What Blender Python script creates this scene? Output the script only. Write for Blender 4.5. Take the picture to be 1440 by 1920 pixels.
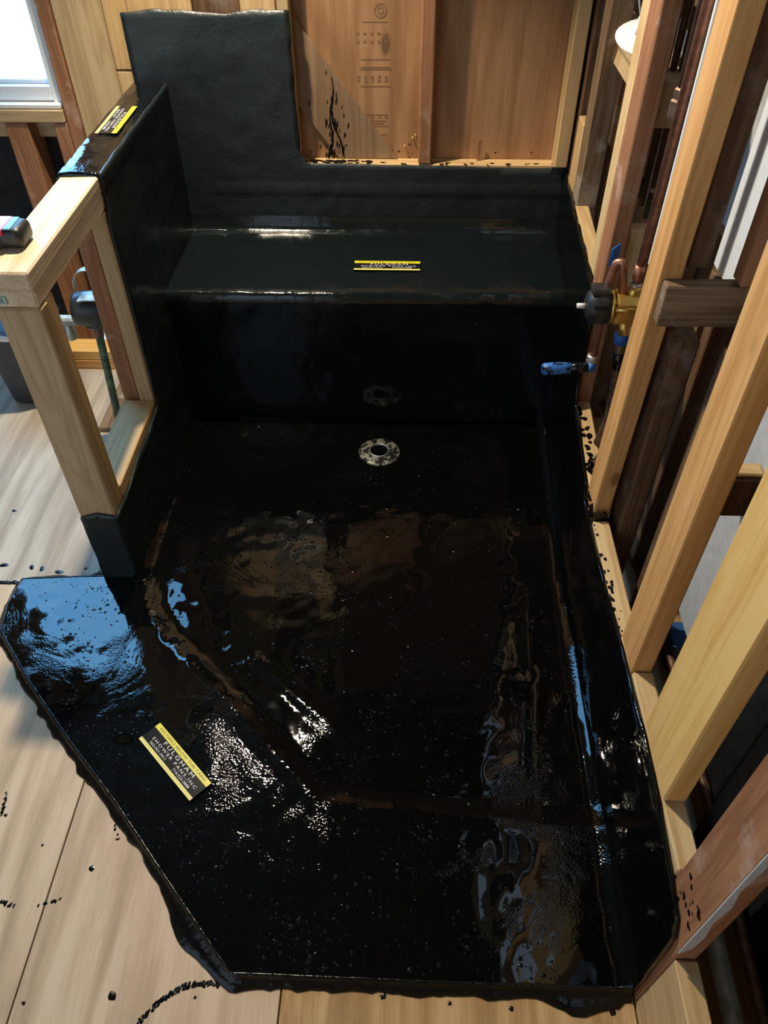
import bpy, bmesh, math, random
from mathutils import Vector, Matrix, noise
random.seed(7)
for o in list(bpy.data.objects): bpy.data.objects.remove(o)
SC = bpy.context.scene
C = SC.collection

# ------------------------------------------------------------------ camera
CAM_POS = Vector((0, 0, 1.6))
pitch, roll, yaw = math.radians(45.24), math.radians(-.363), math.radians(-2.07)
f0 = Vector((math.sin(yaw), math.cos(yaw), 0)); r0 = Vector((math.cos(yaw), -math.sin(yaw), 0)); u0 = Vector((0, 0, 1))
fw = math.cos(pitch)*f0 - math.sin(pitch)*u0
up = math.cos(pitch)*u0 + math.sin(pitch)*f0
rr = math.cos(roll)*r0 + math.sin(roll)*up
uu = -math.sin(roll)*r0 + math.cos(roll)*up
cd = bpy.data.cameras.new('camera'); cam = bpy.data.objects.new('camera', cd); C.objects.link(cam)
M = Matrix((rr, uu, -fw)).transposed().to_4x4(); M.translation = CAM_POS
cam.matrix_world = M
cd.sensor_fit = 'AUTO'; cd.sensor_width = 36; cd.lens = 1434.7/1920*36; cd.clip_start = .02
SC.camera = cam

# ------------------------------------------------------------------ world, lamps, exposure
W = bpy.data.worlds.new('world'); SC.world = W; W.use_nodes = True
bg = W.node_tree.nodes['Background']
bg.inputs[0].default_value = (.62, .80, 1.0, 1); bg.inputs[1].default_value = 1.25
def lamp(name, kind, loc, energy, col, **kw):
    l = bpy.data.lights.new(name, kind); l.energy = energy; l.color = col
    for k, v in kw.items(): setattr(l, k, v)
    o = bpy.data.objects.new(name, l); C.objects.link(o); o.location = loc
    return o
dl = lamp('ceiling_downlight', 'SPOT', (-.68, 2.06, 2.28), 180, (1.0, .86, .66), shadow_soft_size=.035, spot_size=math.radians(99), spot_blend=.35)
dl.rotation_euler = Vector((.35, -.90, -2.28)).to_track_quat('-Z', 'Y').to_euler()
vs = SC.view_settings
vs.view_transform = 'Standard'; vs.look = 'None'; vs.exposure = 0; vs.gamma = 1; vs.use_curve_mapping = False

# ------------------------------------------------------------------ materials
def newmat(name):
    m = bpy.data.materials.new(name); m.use_nodes = True
    nt = m.node_tree; b = nt.nodes['Principled BSDF']
    return m, nt, b
def N(nt, typ, **kw):
    n = nt.nodes.new(typ)
    for k, v in kw.items():
        if k in n.inputs.keys() if isinstance(k, str) else False: n.inputs[k].default_value = v
        else: setattr(n, k, v)
    return n
def L(nt, a, b): nt.links.new(a, b)
def math_n(nt, op, a, b=None, clamp=False):
    n = nt.nodes.new('ShaderNodeMath'); n.operation = op; n.use_clamp = clamp
    for i, v in enumerate((a, b)):
        if v is None: continue
        if isinstance(v, (int, float)): n.inputs[i].default_value = v
        else: L(nt, v, n.inputs[i])
    return n.outputs[0]
def ramp(nt, fac, stops):
    n = nt.nodes.new('ShaderNodeValToRGB'); e = n.color_ramp.elements
    while len(e) < len(stops): e.new(.5)
    for el, (p, c) in zip(e, stops):
        el.position = p; el.color = (*c, 1) if len(c) == 3 else c
    L(nt, fac, n.inputs[0]); return n.outputs[0]
def mixc(nt, fac, a, b, typ='MIX'):
    n = nt.nodes.new('ShaderNodeMix'); n.data_type = 'RGBA'; n.blend_type = typ
    for i, v in ((0, fac), (6, a), (7, b)):
        if isinstance(v, (int, float)): n.inputs[i].default_value = v
        elif isinstance(v, tuple): n.inputs[i].default_value = (*v, 1)
        else: L(nt, v, n.inputs[i])
    return n.outputs[2]
def noise_n(nt, vec, scale, detail=3, rough=.55, dist=0):
    n = nt.nodes.new('ShaderNodeTexNoise'); n.inputs['Scale'].default_value = scale
    n.inputs['Detail'].default_value = detail; n.inputs['Roughness'].default_value = rough; n.inputs['Distortion'].default_value = dist
    if vec is not None: L(nt, vec, n.inputs['Vector'])
    return n.outputs['Fac']
def coords(nt, rand=True, scale=(1, 1, 1)):
    tc = nt.nodes.new('ShaderNodeTexCoord'); out = tc.outputs['Object']
    if rand:
        oi = nt.nodes.new('ShaderNodeObjectInfo')
        va = nt.nodes.new('ShaderNodeVectorMath'); va.operation = 'ADD'
        vm = nt.nodes.new('ShaderNodeVectorMath'); vm.operation = 'SCALE'; vm.inputs['Scale'].default_value = 37
        cb = nt.nodes.new('ShaderNodeCombineXYZ')
        for i in range(3): L(nt, oi.outputs['Random'], cb.inputs[i])
        L(nt, cb.outputs[0], vm.inputs[0]); L(nt, out, va.inputs[0]); L(nt, vm.outputs[0], va.inputs[1]); out = va.outputs[0]
    mp = nt.nodes.new('ShaderNodeMapping'); mp.inputs['Scale'].default_value = scale; L(nt, out, mp.inputs[0])
    return out, mp.outputs[0]
def bump(nt, b, h, strength=.3, dist=.002, prev=None):
    n = nt.nodes.new('ShaderNodeBump'); n.inputs['Strength'].default_value = strength; n.inputs['Distance'].default_value = dist
    L(nt, h, n.inputs['Height'])
    if prev is not None: L(nt, prev, n.inputs['Normal'])
    if b is not None: L(nt, n.outputs[0], b.inputs['Normal'])
    return n.outputs[0]
def wood(name, light, dark, ring=26, contrast=.75, knots=.075, stain=None, rough=.62, plane=False, vary=.25):
    """grain runs along the object's own Z"""
    m, nt, b = newmat(name)
    raw, g = coords(nt, True, (1, 1, .055 if not plane else .10))
    contour = noise_n(nt, g, 13 if not plane else 7.5, 1.5, .45, .25)
    rings = math_n(nt, 'MULTIPLY_ADD', math_n(nt, 'SINE', math_n(nt, 'MULTIPLY', contour, ring*3.2)), .5); rings.node.inputs[2].default_value = .5
    rings = math_n(nt, 'POWER', rings, 2.2)
    fine_c = nt.nodes.new('ShaderNodeMapping'); fine_c.inputs['Scale'].default_value = (1, 1, .03); L(nt, raw, fine_c.inputs[0])
    fine = noise_n(nt, fine_c.outputs[0], 300, 3, .65)
    med = noise_n(nt, g, 26, 5, .62)
    big = noise_n(nt, raw, 6, 3, .6)
    mixv = math_n(nt, 'SUBTRACT', math_n(nt, 'ADD', math_n(nt, 'MULTIPLY', med, .68), math_n(nt, 'MULTIPLY', fine, .32)), math_n(nt, 'MULTIPLY', rings, (.17 if plane else .11)*contrast))
    c = ramp(nt, mixv, [(.26, tuple(x*.80 for x in dark)), (.40, dark), (.56, light)])
    c = mixc(nt, math_n(nt, 'MULTIPLY', big, vary*.8), c, tuple(x*.6 for x in dark), 'MIX')
    vk = nt.nodes.new('ShaderNodeMapping'); vk.inputs['Scale'].default_value = (5.5, 5.5, 2.6); L(nt, raw, vk.inputs[0])
    vo = nt.nodes.new('ShaderNodeTexVoronoi'); vo.inputs['Scale'].default_value = 1; L(nt, vk.outputs[0], vo.inputs['Vector'])
    dk = math_n(nt, 'ADD', vo.outputs['Distance'], math_n(nt, 'MULTIPLY', math_n(nt, 'SUBTRACT', fine, .5), .03))
    kmask = ramp(nt, dk, [(knots*.75, (1, 1, 1)), (knots*1.15, (.35, .35, .35)), (knots*1.6, (0, 0, 0))])
    c = mixc(nt, math_n(nt, 'MULTIPLY', kmask, .8), c, tuple(x*.33 for x in dark))
    if stain:
        sn = noise_n(nt, raw, 9, 4, .65)
        c = mixc(nt, ramp(nt, sn, [(.56, (0, 0, 0)), (.68, (.7, .7, .7))]), c, stain)
    L(nt, c, b.inputs['Base Color']); b.inputs['Roughness'].default_value = rough
    b.inputs['Specular IOR Level'].default_value = .25
    bump(nt, b, math_n(nt, 'SUBTRACT', fine, math_n(nt, 'MULTIPLY', rings, .3)), .25, .0015)
    return m
def plain(name, col, rough=.5, metal=0, spec=.5, vary=0, bmp=0, scale=40, coat=0):
    m, nt, b = newmat(name)
    b.inputs['Roughness'].default_value = rough; b.inputs['Metallic'].default_value = metal
    b.inputs['Specular IOR Level'].default_value = spec; b.inputs['Coat Weight'].default_value = coat
    if vary or bmp:
        raw, g = coords(nt, True)
        n = noise_n(nt, raw, scale, 4, .6)
        c = ramp(nt, n, [(.3, tuple(x*(1-vary) for x in col)), (.7, tuple(min(1, x*(1+vary)) for x in col))])
        L(nt, c, b.inputs['Base Color'])
        if bmp: bump(nt, b, n, bmp, .002)
    else: b.inputs['Base Color'].default_value = (*col, 1)
    return m
def patchy(name, a, bcol, scale=30, thr=.5, rough=(.5, .3), metal=(0, 0), soft=.04, detail=4):
    """two real finishes on one thing: tape with tar smears, plated metal with tar patches"""
    m, nt, b = newmat(name)
    raw, g = coords(nt, False)
    n = noise_n(nt, raw, scale, detail, .6, .4)
    k = ramp(nt, n, [(thr-soft, (0, 0, 0)), (thr+soft, (1, 1, 1))])
    L(nt, mixc(nt, k, a, bcol), b.inputs['Base Color'])
    L(nt, ramp(nt, k, [(0, (rough[0],)*3), (1, (rough[1],)*3)]), b.inputs['Roughness'])
    L(nt, ramp(nt, k, [(0, (metal[0],)*3), (1, (metal[1],)*3)]), b.inputs['Metallic'])
    bump(nt, b, k, .4, .001)
    return m
def tar(name, rough=(.04, .09), col=(.004, .005, .0055), fine=.35, coarse=.3, fs=190, cs=20, spec=.5, streak=None, zone=(.52, .62), zs=4.5, base=.0, beads=None):
    """poured asphalt: a smooth film with grainy patches and scattered raised beads"""
    m, nt, b = newmat(name)
    raw, g = coords(nt, False)
    b.inputs['Base Color'].default_value = (*col, 1); b.inputs['Specular IOR Level'].default_value = spec
    zn = noise_n(nt, raw, zs, 4, .62, .8)
    k = ramp(nt, zn, [(zone[0], (base,)*3), (zone[1], (1,)*3)])
    L(nt, ramp(nt, k, [(0, (rough[0],)*3), (1, (rough[1],)*3)]), b.inputs['Roughness'])
    vec = raw
    if streak:
        mp = nt.nodes.new('ShaderNodeMapping'); mp.inputs['Scale'].default_value = streak; L(nt, raw, mp.inputs[0]); vec = mp.outputs[0]
    hc = noise_n(nt, vec, cs, 2, .5, .3); hf = noise_n(nt, vec, fs, 1, .5)
    n1 = bump(nt, None, hc, coarse, .004)
    n2 = bump(nt, b, math_n(nt, 'MULTIPLY', hf, k), fine, .003, n1)
    if beads:
        sc_, dens, rad, ht = beads
        for mul in (1.0, .55):
            vo = nt.nodes.new('ShaderNodeTexVoronoi'); vo.inputs['Scale'].default_value = sc_*mul; L(nt, raw, vo.inputs['Vector'])
            sp_ = nt.nodes.new('ShaderNodeSeparateColor'); L(nt, vo.outputs['Color'], sp_.inputs[0])
            zz = ramp(nt, noise_n(nt, raw, zs*1.7, 3, .6, .6), [(.42, (.03,)*3), (.66, (1,)*3)])
            on = math_n(nt, 'LESS_THAN', sp_.outputs[0], math_n(nt, 'MULTIPLY', zz, dens))
            rr_ = math_n(nt, 'MULTIPLY_ADD', sp_.outputs[1], rad*.7); rr_.node.inputs[2].default_value = rad*.5
            q = math_n(nt, 'SUBTRACT', 1.0, math_n(nt, 'DIVIDE', vo.outputs['Distance'], rr_), True)
            dome = math_n(nt, 'MULTIPLY', math_n(nt, 'MULTIPLY', q, math_n(nt, 'SUBTRACT', 2.0, q)), on)
            n2 = bump(nt, b, dome, 1.0, ht/mul, n2)
    return m

MAT = {}
MAT['pine'] = wood('pine_pale', (.70, .49, .25), (.56, .36, .16), 22, .8, .06)
MAT['yellow'] = wood('pine_yellow', (.92, .60, .22), (.80, .47, .14), 20, .8, .05)
MAT['cream'] = wood('pine_cream', (.80, .60, .33), (.62, .41, .19), 24, .8, .05)
MAT['orange'] = wood('fir_orange', (.80, .45, .175), (.63, .32, .105), 24, .8, .05)
MAT['red'] = wood('fir_red', (.44, .215, .11), (.30, .135, .065), 28, .8, .05, stain=(.52, .36, .27))
MAT['old'] = wood('fir_old_brown', (.20, .115, .062), (.105, .056, .03), 30, .8, .05, stain=(.23, .18, .15))
MAT['oldgrey'] = wood('fir_weathered', (.30, .20, .115), (.15, .09, .05), 30, .8, .05, stain=(.40, .35, .29))
MAT['tan'] = wood('fir_tan', (.60, .44, .25), (.46, .32, .165), 24, .75, .05)
MAT['cap'] = wood('fir_cap', (.86, .72, .52), (.70, .53, .33), 26, .7, .05)
MAT['ply'] = wood('plywood_wall', (.50, .285, .145), (.37, .195, .090), 9, .9, .07, plane=True)
MAT['plyfloor'] = wood('plywood_floor', (.74, .56, .385), (.60, .435, .28), 10, .9, .045, plane=True, vary=.16)
MAT['plyfloor2'] = wood('plywood_floor_golden', (.66, .44, .22), (.48, .29, .125), 16, .9, .03, plane=True, vary=.2)
MAT['plyfloor3'] = wood('plywood_floor_dusty', (.62, .55, .45), (.46, .39, .31), 10, .9, .03, plane=True, vary=.25)
MAT['brace'] = wood('fir_brace', (.36, .235, .135), (.27, .165, .09), 14, .8, .05)
MAT['ceil'] = wood('ceiling_wood', (.16, .10, .06), (.09, .055, .03), 10, .9, .05, plane=True)
MAT['tar'] = tar('tar_wall', (.30, .44), (.0135, .0215, .0230), .30, .45, 200, 24, base=.5)
MAT['tarseat'] = tar('tar_seat', (.08, .25), (.0065, .0105, .0112), .25, .14, 200, 14, zone=(.48, .66), beads=(70, .06, .25, .0007))
MAT['tarpan'] = tar('tar_pan', (.03, .065), (.0020, .0022, .0022), .24, .09, 180, 9, spec=.38, zone=(.53, .68), beads=(120, .6, .32, .0009))
MAT['tarthr'] = tar('tar_threshold', (.03, .065), (.0020, .0022, .0024), .34, .05, 230, 8, zone=(.50, .68), beads=(135, .5, .32, .0009))
MAT['tarside'] = tar('tar_right', (.05, .08), (.0025, .0027, .003), .25, .22, 170, 26, streak=(1, 1, .5), zone=(.48, .60), beads=(110, .4, .3, .0007))
MAT['tardrip'] = tar('tar_drip', (.2, .34), (.003, .0035, .0038), .5, .6, 150, 45, spec=.35)
MAT['copper'] = plain('copper', (.46, .22, .15), .42, .75, .5, .35, .15, 60)
MAT['copperold'] = plain('copper_tarnished', (.17, .10, .07), .5, .6, .5, .5, .2, 50)
MAT['verdigris'] = plain('copper_verdigris', (.10, .16, .11), .6, .3, .4, .6, .2, 45)
MAT['brass'] = plain('brass', (.78, .55, .16), .3, .85, .5, .12, .05, 60)
MAT['solder'] = plain('solder', (.50, .48, .43), .4, .7, .5, .2, .1, 90)
MAT['blackplastic'] = plain('black_plastic', (.022, .024, .025), .38, 0, .5, .3, .1, 60)
MAT['bin'] = plain('bin_plastic', (.03, .036, .042), .5, 0, .5, .2, .05, 60)
MAT['steel'] = plain('galvanised_steel', (.42, .44, .43), .42, .75, .5, .25, .1, 60)
MAT['galv'] = plain('grey_conduit', (.38, .40, .36), .5, .2, .5, .35, .2, 40)
MAT['white'] = plain('white_paint', (.78, .79, .78), .45, 0, .5, .05)
MAT['vinyl'] = plain('white_vinyl', (.84, .88, .92), .4)
MAT['greyboard'] = plain('grey_backer_board', (.52, .54, .55), .85, 0, .2, .10, .25, 45)
MAT['paper'] = plain('black_felt_paper', (.014, .016, .019), .7, 0, .3, .4, .3, 30)
MAT['blue'] = plain('blue_plastic', (.03, .12, .34), .45, 0, .5, .1)
MAT['bluetape'] = patchy('blue_tape_tarred', (.035, .19, .62), (.004, .004, .005), 70, .52, (.5, .15))
MAT['blueplain'] = plain('blue_tape', (.02, .13, .5), .5, 0, .5, .15, .2, 60)
MAT['stubtar'] = patchy('stub_tarred', (.004, .005, .006), (.12, .2, .33), 90, .66, (.12, .5))
MAT['drainmetal'] = patchy('drain_tarred', (.27, .26, .21), (.010, .011, .011), 62, .50, (.45, .2), (.45, 0), .03)
MAT['yel'] = plain('card_yellow', (.86, .78, .03), .35)
MAT['yelpale'] = plain('card_yellow_pale', (.86, .80, .22), .35)
MAT['cardblack'] = plain('card_black', (.012, .012, .013), .16, 0, .5)
MAT['cardwhite'] = plain('card_white', (.88, .86, .88), .4)
MAT['ink'] = plain('card_ink', (.02, .02, .01), .5)
MAT['pink'] = plain('label_pink', (.85, .30, .60), .35)
MAT['redplastic'] = plain('red_plastic', (.62, .015, .07), .35)
MAT['sky'] = plain('label_sky', (.13, .48, .75), .35)
MAT['chrome'] = plain('chrome', (.7, .72, .74), .18, 1)
MAT['green'] = plain('green_plastic', (.03, .50, .16), .45)
MAT['foil'] = plain('foil_duct', (.34, .37, .40), .3, .7, .5, .4, .9, 26)
MAT['stamp'] = plain('stamp_print', (.29, .16, .08), .7, 0, .2)
MAT['sticker'] = plain('tag_pale_green', (.45, .60, .56), .5)
MAT['dirt'] = patchy('glass_frost', (1, 1, 1), (.9, .9, .9))
def window_mat():
    m, nt, b = newmat('window_daylight')
    raw, g = coords(nt, False)
    n = noise_n(nt, raw, 2.0, 2, .5)
    b.inputs['Base Color'].default_value = (.6, .7, .75, 1); b.inputs['Roughness'].default_value = .25
    L(nt, ramp(nt, n, [(.35, (.15, .50, 1.0)), (.7, (.22, .55, .95))]), b.inputs['Emission Color'])
    b.inputs['Emission Strength'].default_value = 10
    return m
MAT['window'] = window_mat()

# ------------------------------------------------------------------ object helpers
def tag(o, label=None, cat=None, group=None, kind=None):
    if label: o['label'] = label
    if cat: o['category'] = cat
    if group: o['group'] = group
    if kind: o['kind'] = kind
    return o
def empty(name, loc, label=None, cat=None, group=None, kind=None):
    o = bpy.data.objects.new(name, None); C.objects.link(o); o.location = loc; o.empty_display_size = .05
    return tag(o, label, cat, group, kind)
def wloc(o):
    v = Vector(o.location)
    while o.parent: o = o.parent; v += Vector(o.location)
    return v
def link(name, me, mat, parent=None, loc=(0, 0, 0), rot=None):
    o = bpy.data.objects.new(name, me); C.objects.link(o)
    if mat: me.materials.append(MAT[mat] if isinstance(mat, str) else mat)
    mw = (rot.to_4x4() if rot is not None else Matrix.Identity(4)).copy(); mw.translation = Vector(loc)
    if parent is not None:
        o.parent = parent; p = parent; chain = Matrix.Identity(4)
        while p: chain = p.matrix_basis @ chain; p = p.parent
        o.matrix_basis = chain.inverted() @ mw
    else: o.matrix_basis = mw
    return o
def mesh_from(bm, name, smooth=False):
    bmesh.ops.recalc_face_normals(bm, faces=bm.faces)
    me = bpy.data.meshes.new(name); bm.to_mesh(me); bm.free()
    if smooth:
        for p in me.polygons: p.use_smooth = True
    return me
def box_bm(sx, sy, sz, bev=.003, jit=0):
    bm = bmesh.new(); bmesh.ops.create_cube(bm, size=1)
    bmesh.ops.scale(bm, vec=(sx, sy, sz), verts=bm.verts)
    if bev: bmesh.ops.bevel(bm, geom=bm.edges[:], offset=min(bev, min(sx, sy, sz)*.3), segments=1, affect='EDGES', profile=.6)
    if jit:
        for v in bm.verts: v.co += Vector((random.uniform(-jit, jit) for _ in range(3)))
    return bm
RX = Matrix.Rotation(-math.pi/2, 3, 'X'); RY = Matrix.Rotation(math.pi/2, 3, 'Y')
def lumber(name, x, y, z, mat, parent=None, bev=.003, axis=None, jit=.0006):
    """axis aligned board between the given limits, grain along its long side"""
    d = (x[1]-x[0], y[1]-y[0], z[1]-z[0]); c = ((x[0]+x[1])/2, (y[0]+y[1])/2, (z[0]+z[1])/2)
    ax = axis if axis is not None else max(range(3), key=lambda i: d[i])
    if ax == 2: bm = box_bm(d[0], d[1], d[2], bev, jit); rot = None
    elif ax == 1: bm = box_bm(d[0], d[2], d[1], bev, jit); rot = RX
    else: bm = box_bm(d[2], d[1], d[0], bev, jit); rot = RY
    return link(name, mesh_from(bm, name), mat, parent, c, rot)
def tube(name, pts, r, mat, parent=None, seg=12, caps=True, smooth=True, radii=None):
    pts = [Vector(p) for p in pts]; bm = bmesh.new(); rings = []
    prev = None
    for i, p in enumerate(pts):
        t = (pts[min(i+1, len(pts)-1)] - pts[max(i-1, 0)]).normalized()
        a = prev if prev is not None else (Vector((0, 0, 1)) if abs(t.z) < .9 else Vector((1, 0, 0)))
        n = (a - t*a.dot(t)).normalized(); b = t.cross(n); prev = n
        rad = radii[i] if radii else r
        rings.append([bm.verts.new(p + rad*(math.cos(2*math.pi*k/seg)*n + math.sin(2*math.pi*k/seg)*b)) for k in range(seg)])
    for a, b in zip(rings, rings[1:]):
        for k in range(seg): bm.faces.new((a[k], a[(k+1) % seg], b[(k+1) % seg], b[k]))
    if caps: bm.faces.new(rings[0][::-1]); bm.faces.new(rings[-1])
    o = pts[0].copy()
    for v in bm.verts: v.co -= o
    return link(name, mesh_from(bm, name, smooth), mat, parent, o)
def bend(pts, n=5, r=.02):
    """round the corners of a path"""
    P = [Vector(p) for p in pts]; out = [P[0]]
    for i in range(1, len(P)-1):
        a = (P[i-1]-P[i]); b = (P[i+1]-P[i]); d = min(r, a.length*.45, b.length*.45)
        s = P[i]+a.normalized()*d; e = P[i]+b.normalized()*d
        for k in range(n+1):
            t = k/n; out.append((1-t)**2*s + 2*t*(1-t)*P[i] + t*t*e)
    out.append(P[-1]); return out
def lathe(name, prof, mat, parent=None, loc=(0, 0, 0), rot=None, seg=24, smooth=True):
    bm = bmesh.new(); rings = []
    for r, z in prof:
        rings.append([bm.verts.new((r*math.cos(2*math.pi*k/seg), r*math.sin(2*math.pi*k/seg), z)) for k in range(seg)] if r > 1e-6 else [bm.verts.new((0, 0, z))])
    for a, b in zip(rings, rings[1:]):
        for k in range(seg):
            k2 = (k+1) % seg
            f = [a[k % len(a)], a[k2 % len(a)], b[k2 % len(b)], b[k % len(b)]]
            f = list(dict.fromkeys(f))
            if len(f) > 2: bm.faces.new(f)
    return link(name, mesh_from(bm, name, smooth), mat, parent, loc, rot)
def prism(name, poly, axis, a, b, mat, parent=None, bev=.002):
    """polygon in the two other axes, extruded from a to b along axis"""
    bm = bmesh.new(); f3 = {0: lambda u, v, w: (w, u, v), 1: lambda u, v, w: (u, w, v), 2: lambda u, v, w: (u, v, w)}[axis]
    A = [bm.verts.new(f3(u, v, a)) for u, v in poly]; B = [bm.verts.new(f3(u, v, b)) for u, v in poly]
    bm.faces.new(A); bm.faces.new(B[::-1])
    for i in range(len(poly)): bm.faces.new((A[i], A[(i+1) % len(poly)], B[(i+1) % len(poly)], B[i]))
    bmesh.ops.recalc_face_normals(bm, faces=bm.faces)
    if bev: bmesh.ops.bevel(bm, geom=bm.edges[:], offset=bev, segments=1, affect='EDGES')
    c = sum((v.co for v in bm.verts), Vector())/len(bm.verts)
    for v in bm.verts: v.co -= c
    return link(name, mesh_from(bm, name), mat, parent, c)
def pn(x, y, z=0, s=1.0): return noise.noise(Vector((x*s, y*s, z*s)))
def fbm(x, y, z=0, s=1.0): return pn(x, y, z, s) + .5*pn(x, y, z+3.1, s*2.1) + .25*pn(x, y, z+7.7, s*4.3)

# polygon helpers for the membrane
def inside(p, poly):
    x, y = p; c = False; n = len(poly)
    for i in range(n):
        x1, y1 = poly[i]; x2, y2 = poly[(i+1) % n]
        if (y1 > y) != (y2 > y) and x < (x2-x1)*(y-y1)/(y2-y1)+x1: c = not c
    return c
def nearest(p, poly):
    best = None; n = len(poly)
    for i in range(n):
        x1, y1 = poly[i]; x2, y2 = poly[(i+1) % n]; dx, dy = x2-x1, y2-y1
        t = max(0, min(1, ((p[0]-x1)*dx+(p[1]-y1)*dy)/(dx*dx+dy*dy+1e-12)))
        q = (x1+t*dx, y1+t*dy); d = (q[0]-p[0])**2+(q[1]-p[1])**2
        if best is None or d < best[0]: best = (d, q)
    return best[1], math.sqrt(best[0])
def rag(poly, step=.02, amp=.006, seed=0, skip=()):
    out = []; n = len(poly)
    for i in range(n):
        (x1, y1), (x2, y2) = poly[i], poly[(i+1) % n]; l = math.hypot(x2-x1, y2-y1); k = max(1, int(l/step))
        nx, ny = (y2-y1)/l, -(x2-x1)/l
        for j in range(k):
            t = j/k; a = 0 if i in skip or (j == 0 and (i-1) in skip) else amp*fbm(x1+t*(x2-x1), y1+t*(y2-y1), seed, 14)
            out.append((x1+t*(x2-x1)+nx*a, y1+t*(y2-y1)+ny*a))
    return out
def sheet(name, poly, place, step, mat, parent, thick=.006, keep=None):
    """membrane over a polygon: grid cells snapped to the outline, place(u,v)->point, skirt behind"""
    us = [p[0] for p in poly]; vs_ = [p[1] for p in poly]
    u0_, v0_ = min(us), min(vs_); nu = int((max(us)-u0_)/step)+2; nv = int((max(vs_)-v0_)/step)+2
    ins = {}; 
    for i in range(nu+1):
        for j in range(nv+1): ins[i, j] = inside((u0_+i*step, v0_+j*step), poly)
    bm = bmesh.new(); V = {}; UVW = {}
    def vert(i, j):
        if (i, j) not in V:
            p = (u0_+i*step, v0_+j*step)
            q, d = nearest(p, poly) if True else (p, 1)
            if not ins[i, j] or d < step*.35: p = q
            V[i, j] = bm.verts.new(place(*p))
        return V[i, j]
    for i in range(nu):
        for j in range(nv):
            k = [(i, j), (i+1, j), (i+1, j+1), (i, j+1)]
            if not any(ins[q] for q in k): continue
            if keep and not keep(u0_+(i+.5)*step, v0_+(j+.5)*step): continue
            try: bm.faces.new([vert(*q) for q in k])
            except ValueError: pass
    bmesh.ops.remove_doubles(bm, verts=bm.verts, dist=.0004)
    bmesh.ops.dissolve_degenerate(bm, dist=.0002, edges=bm.edges)
    me = bpy.data.meshes.new(name); bmesh.ops.recalc_face_normals(bm, faces=bm.faces); bm.to_mesh(me); bm.free()
    for p in me.polygons: p.use_smooth = True
    o = link(name, me, mat, parent)
    if thick:
        md = o.modifiers.new('solid', 'SOLIDIFY'); md.thickness = thick; md.offset = 0
    return o

# ================================================================== STRUCTURE
# --- floor: plywood sheets
floor = empty('floor', (0, 0, 0), 'bare plywood subfloor around the black shower pan', kind='structure')
def ply(x, y, mat, z=(-.018, 0), ax=1): return lumber('plywood_sheet', x, y, z, mat, floor, .0012, ax, 0)
ply((-3.0, -1.905), (-1.5, 1.286), 'plyfloor'); ply((-1.9, -.688), (-1.5, 1.286), 'plyfloor')
ply((-.685, -.207), (-1.5, .80), 'plyfloor'); ply((-.204, .431), (-1.5, .80), 'plyfloor2')
ply((-.685, -.62), (.803, 1.286), 'plyfloor')
ply((-1.9, -.70), (1.290, 2.47), 'plyfloor3'); ply((-3.0, -1.905), (1.290, 2.47), 'plyfloor3')
ply((.434, 1.6), (-1.5, 1.20), 'plyfloor2'); ply((.52, 1.6), (1.203, 2.7), 'plyfloor2')
lumber('seam_light_block', (-3.0, 1.6), (-1.5, .79), (-.05, -.019), 'old', floor, .001, 1, 0)  # unseen dark slab added to block sky light leaking through the sheet seams
lumber('seam_light_block', (-3.0, -.66), (.792, 2.47), (-.05, -.019), 'old', floor, .001, 1, 0)  # same added light block under the left sheets
# --- ceiling, far side walls (out of frame; front wall and ceiling edge shaped for the light)
ce = lumber('ceiling', (-3.0, .47), (-.9, 2.9), (2.50, 2.54), 'ceil', None, .002, 1); tag(ce, 'dark wooden ceiling boards', kind='structure')  # stops short on the right so sky light falls on the adjoining boards
wf = lumber('wall_front', (-.7, 1.6), (-.94, -.9), (0, 2.5), 'ply', None, .002, 2); tag(wf, 'plywood wall added behind the viewer to shade the right studs', kind='structure')  # added to hold ambient light off the near sides of the right studs
wl = lumber('wall_left', (-3.04, -3.0), (-.9, 2.9), (0, 2.5), 'ply', None, .002, 2); tag(wl, 'plywood wall', kind='structure')

# --- back wall
wb = empty('wall_back', (0, 2.46, 0), 'plywood and stud back wall above the bench', kind='structure')
YF = 2.42
def panel(name, x, y, z, mat): return lumber(name, x, y, z, mat, wb, .0015, 2, 0)
panel('plywood_panel', (-.86, .026), (2.468, 2.48), (.5, 2.5), 'ply')
panel('plywood_panel', (.028, .62), (2.468, 2.48), (.5, 2.5), 'ply')
lumber('blocking', (-.80, .482), (YF, 2.466), (.0, .682), 'cream', wb, .003, 0)
lumber('stud', (.024, .063), (YF-.004, 2.467), (.684, 2.5), 'red', wb)
lumber('stud', (.437, .476), (2.395, 2.467), (.683, 2.5), 'pine', wb)
lumber('stud', (.484, .52), (2.37, 2.467), (.60, 2.5), 'old', wb)
lumber('stud', (-.37, -.337), (YF, 2.467), (.684, 2.5), 'tan', wb)
lumber('stud', (-.60, -.47), (YF+.004, 2.467), (1.06, 2.5), 'old', wb)  # dark brown board stands in for the shaded gap between the boards
lumber('stud', (-.47, -.372), (YF, 2.467), (1.06, 2.5), 'cream', wb)
lumber('stud', (-.78, -.602), (YF, 2.467), (1.06, 2.5), 'pine', wb)
lumber('stud', (-.852, -.784), (2.43, 2.475), (.935, 2.5), 'pine', wb)
lumber('blocking', (-.852, -.784), (2.432, 2.475), (.60, .932), 'pine', wb, axis=2)
lumber('wide_board', (-.998, -.856), (2.444, 2.48), (.02, 2.5), 'tan', wb)
lumber('stud', (-1.040, -1.000), (2.436, 2.52), (.0, 2.5), 'red', wb)
lumber('window_sill', (-2.05, -1.044), (2.43, 2.53), (.790, .826), 'tan', wb)
lumber('header_board', (-2.05, -1.08), (2.50, 2.53), (.725, .788), 'tan', wb)
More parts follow.
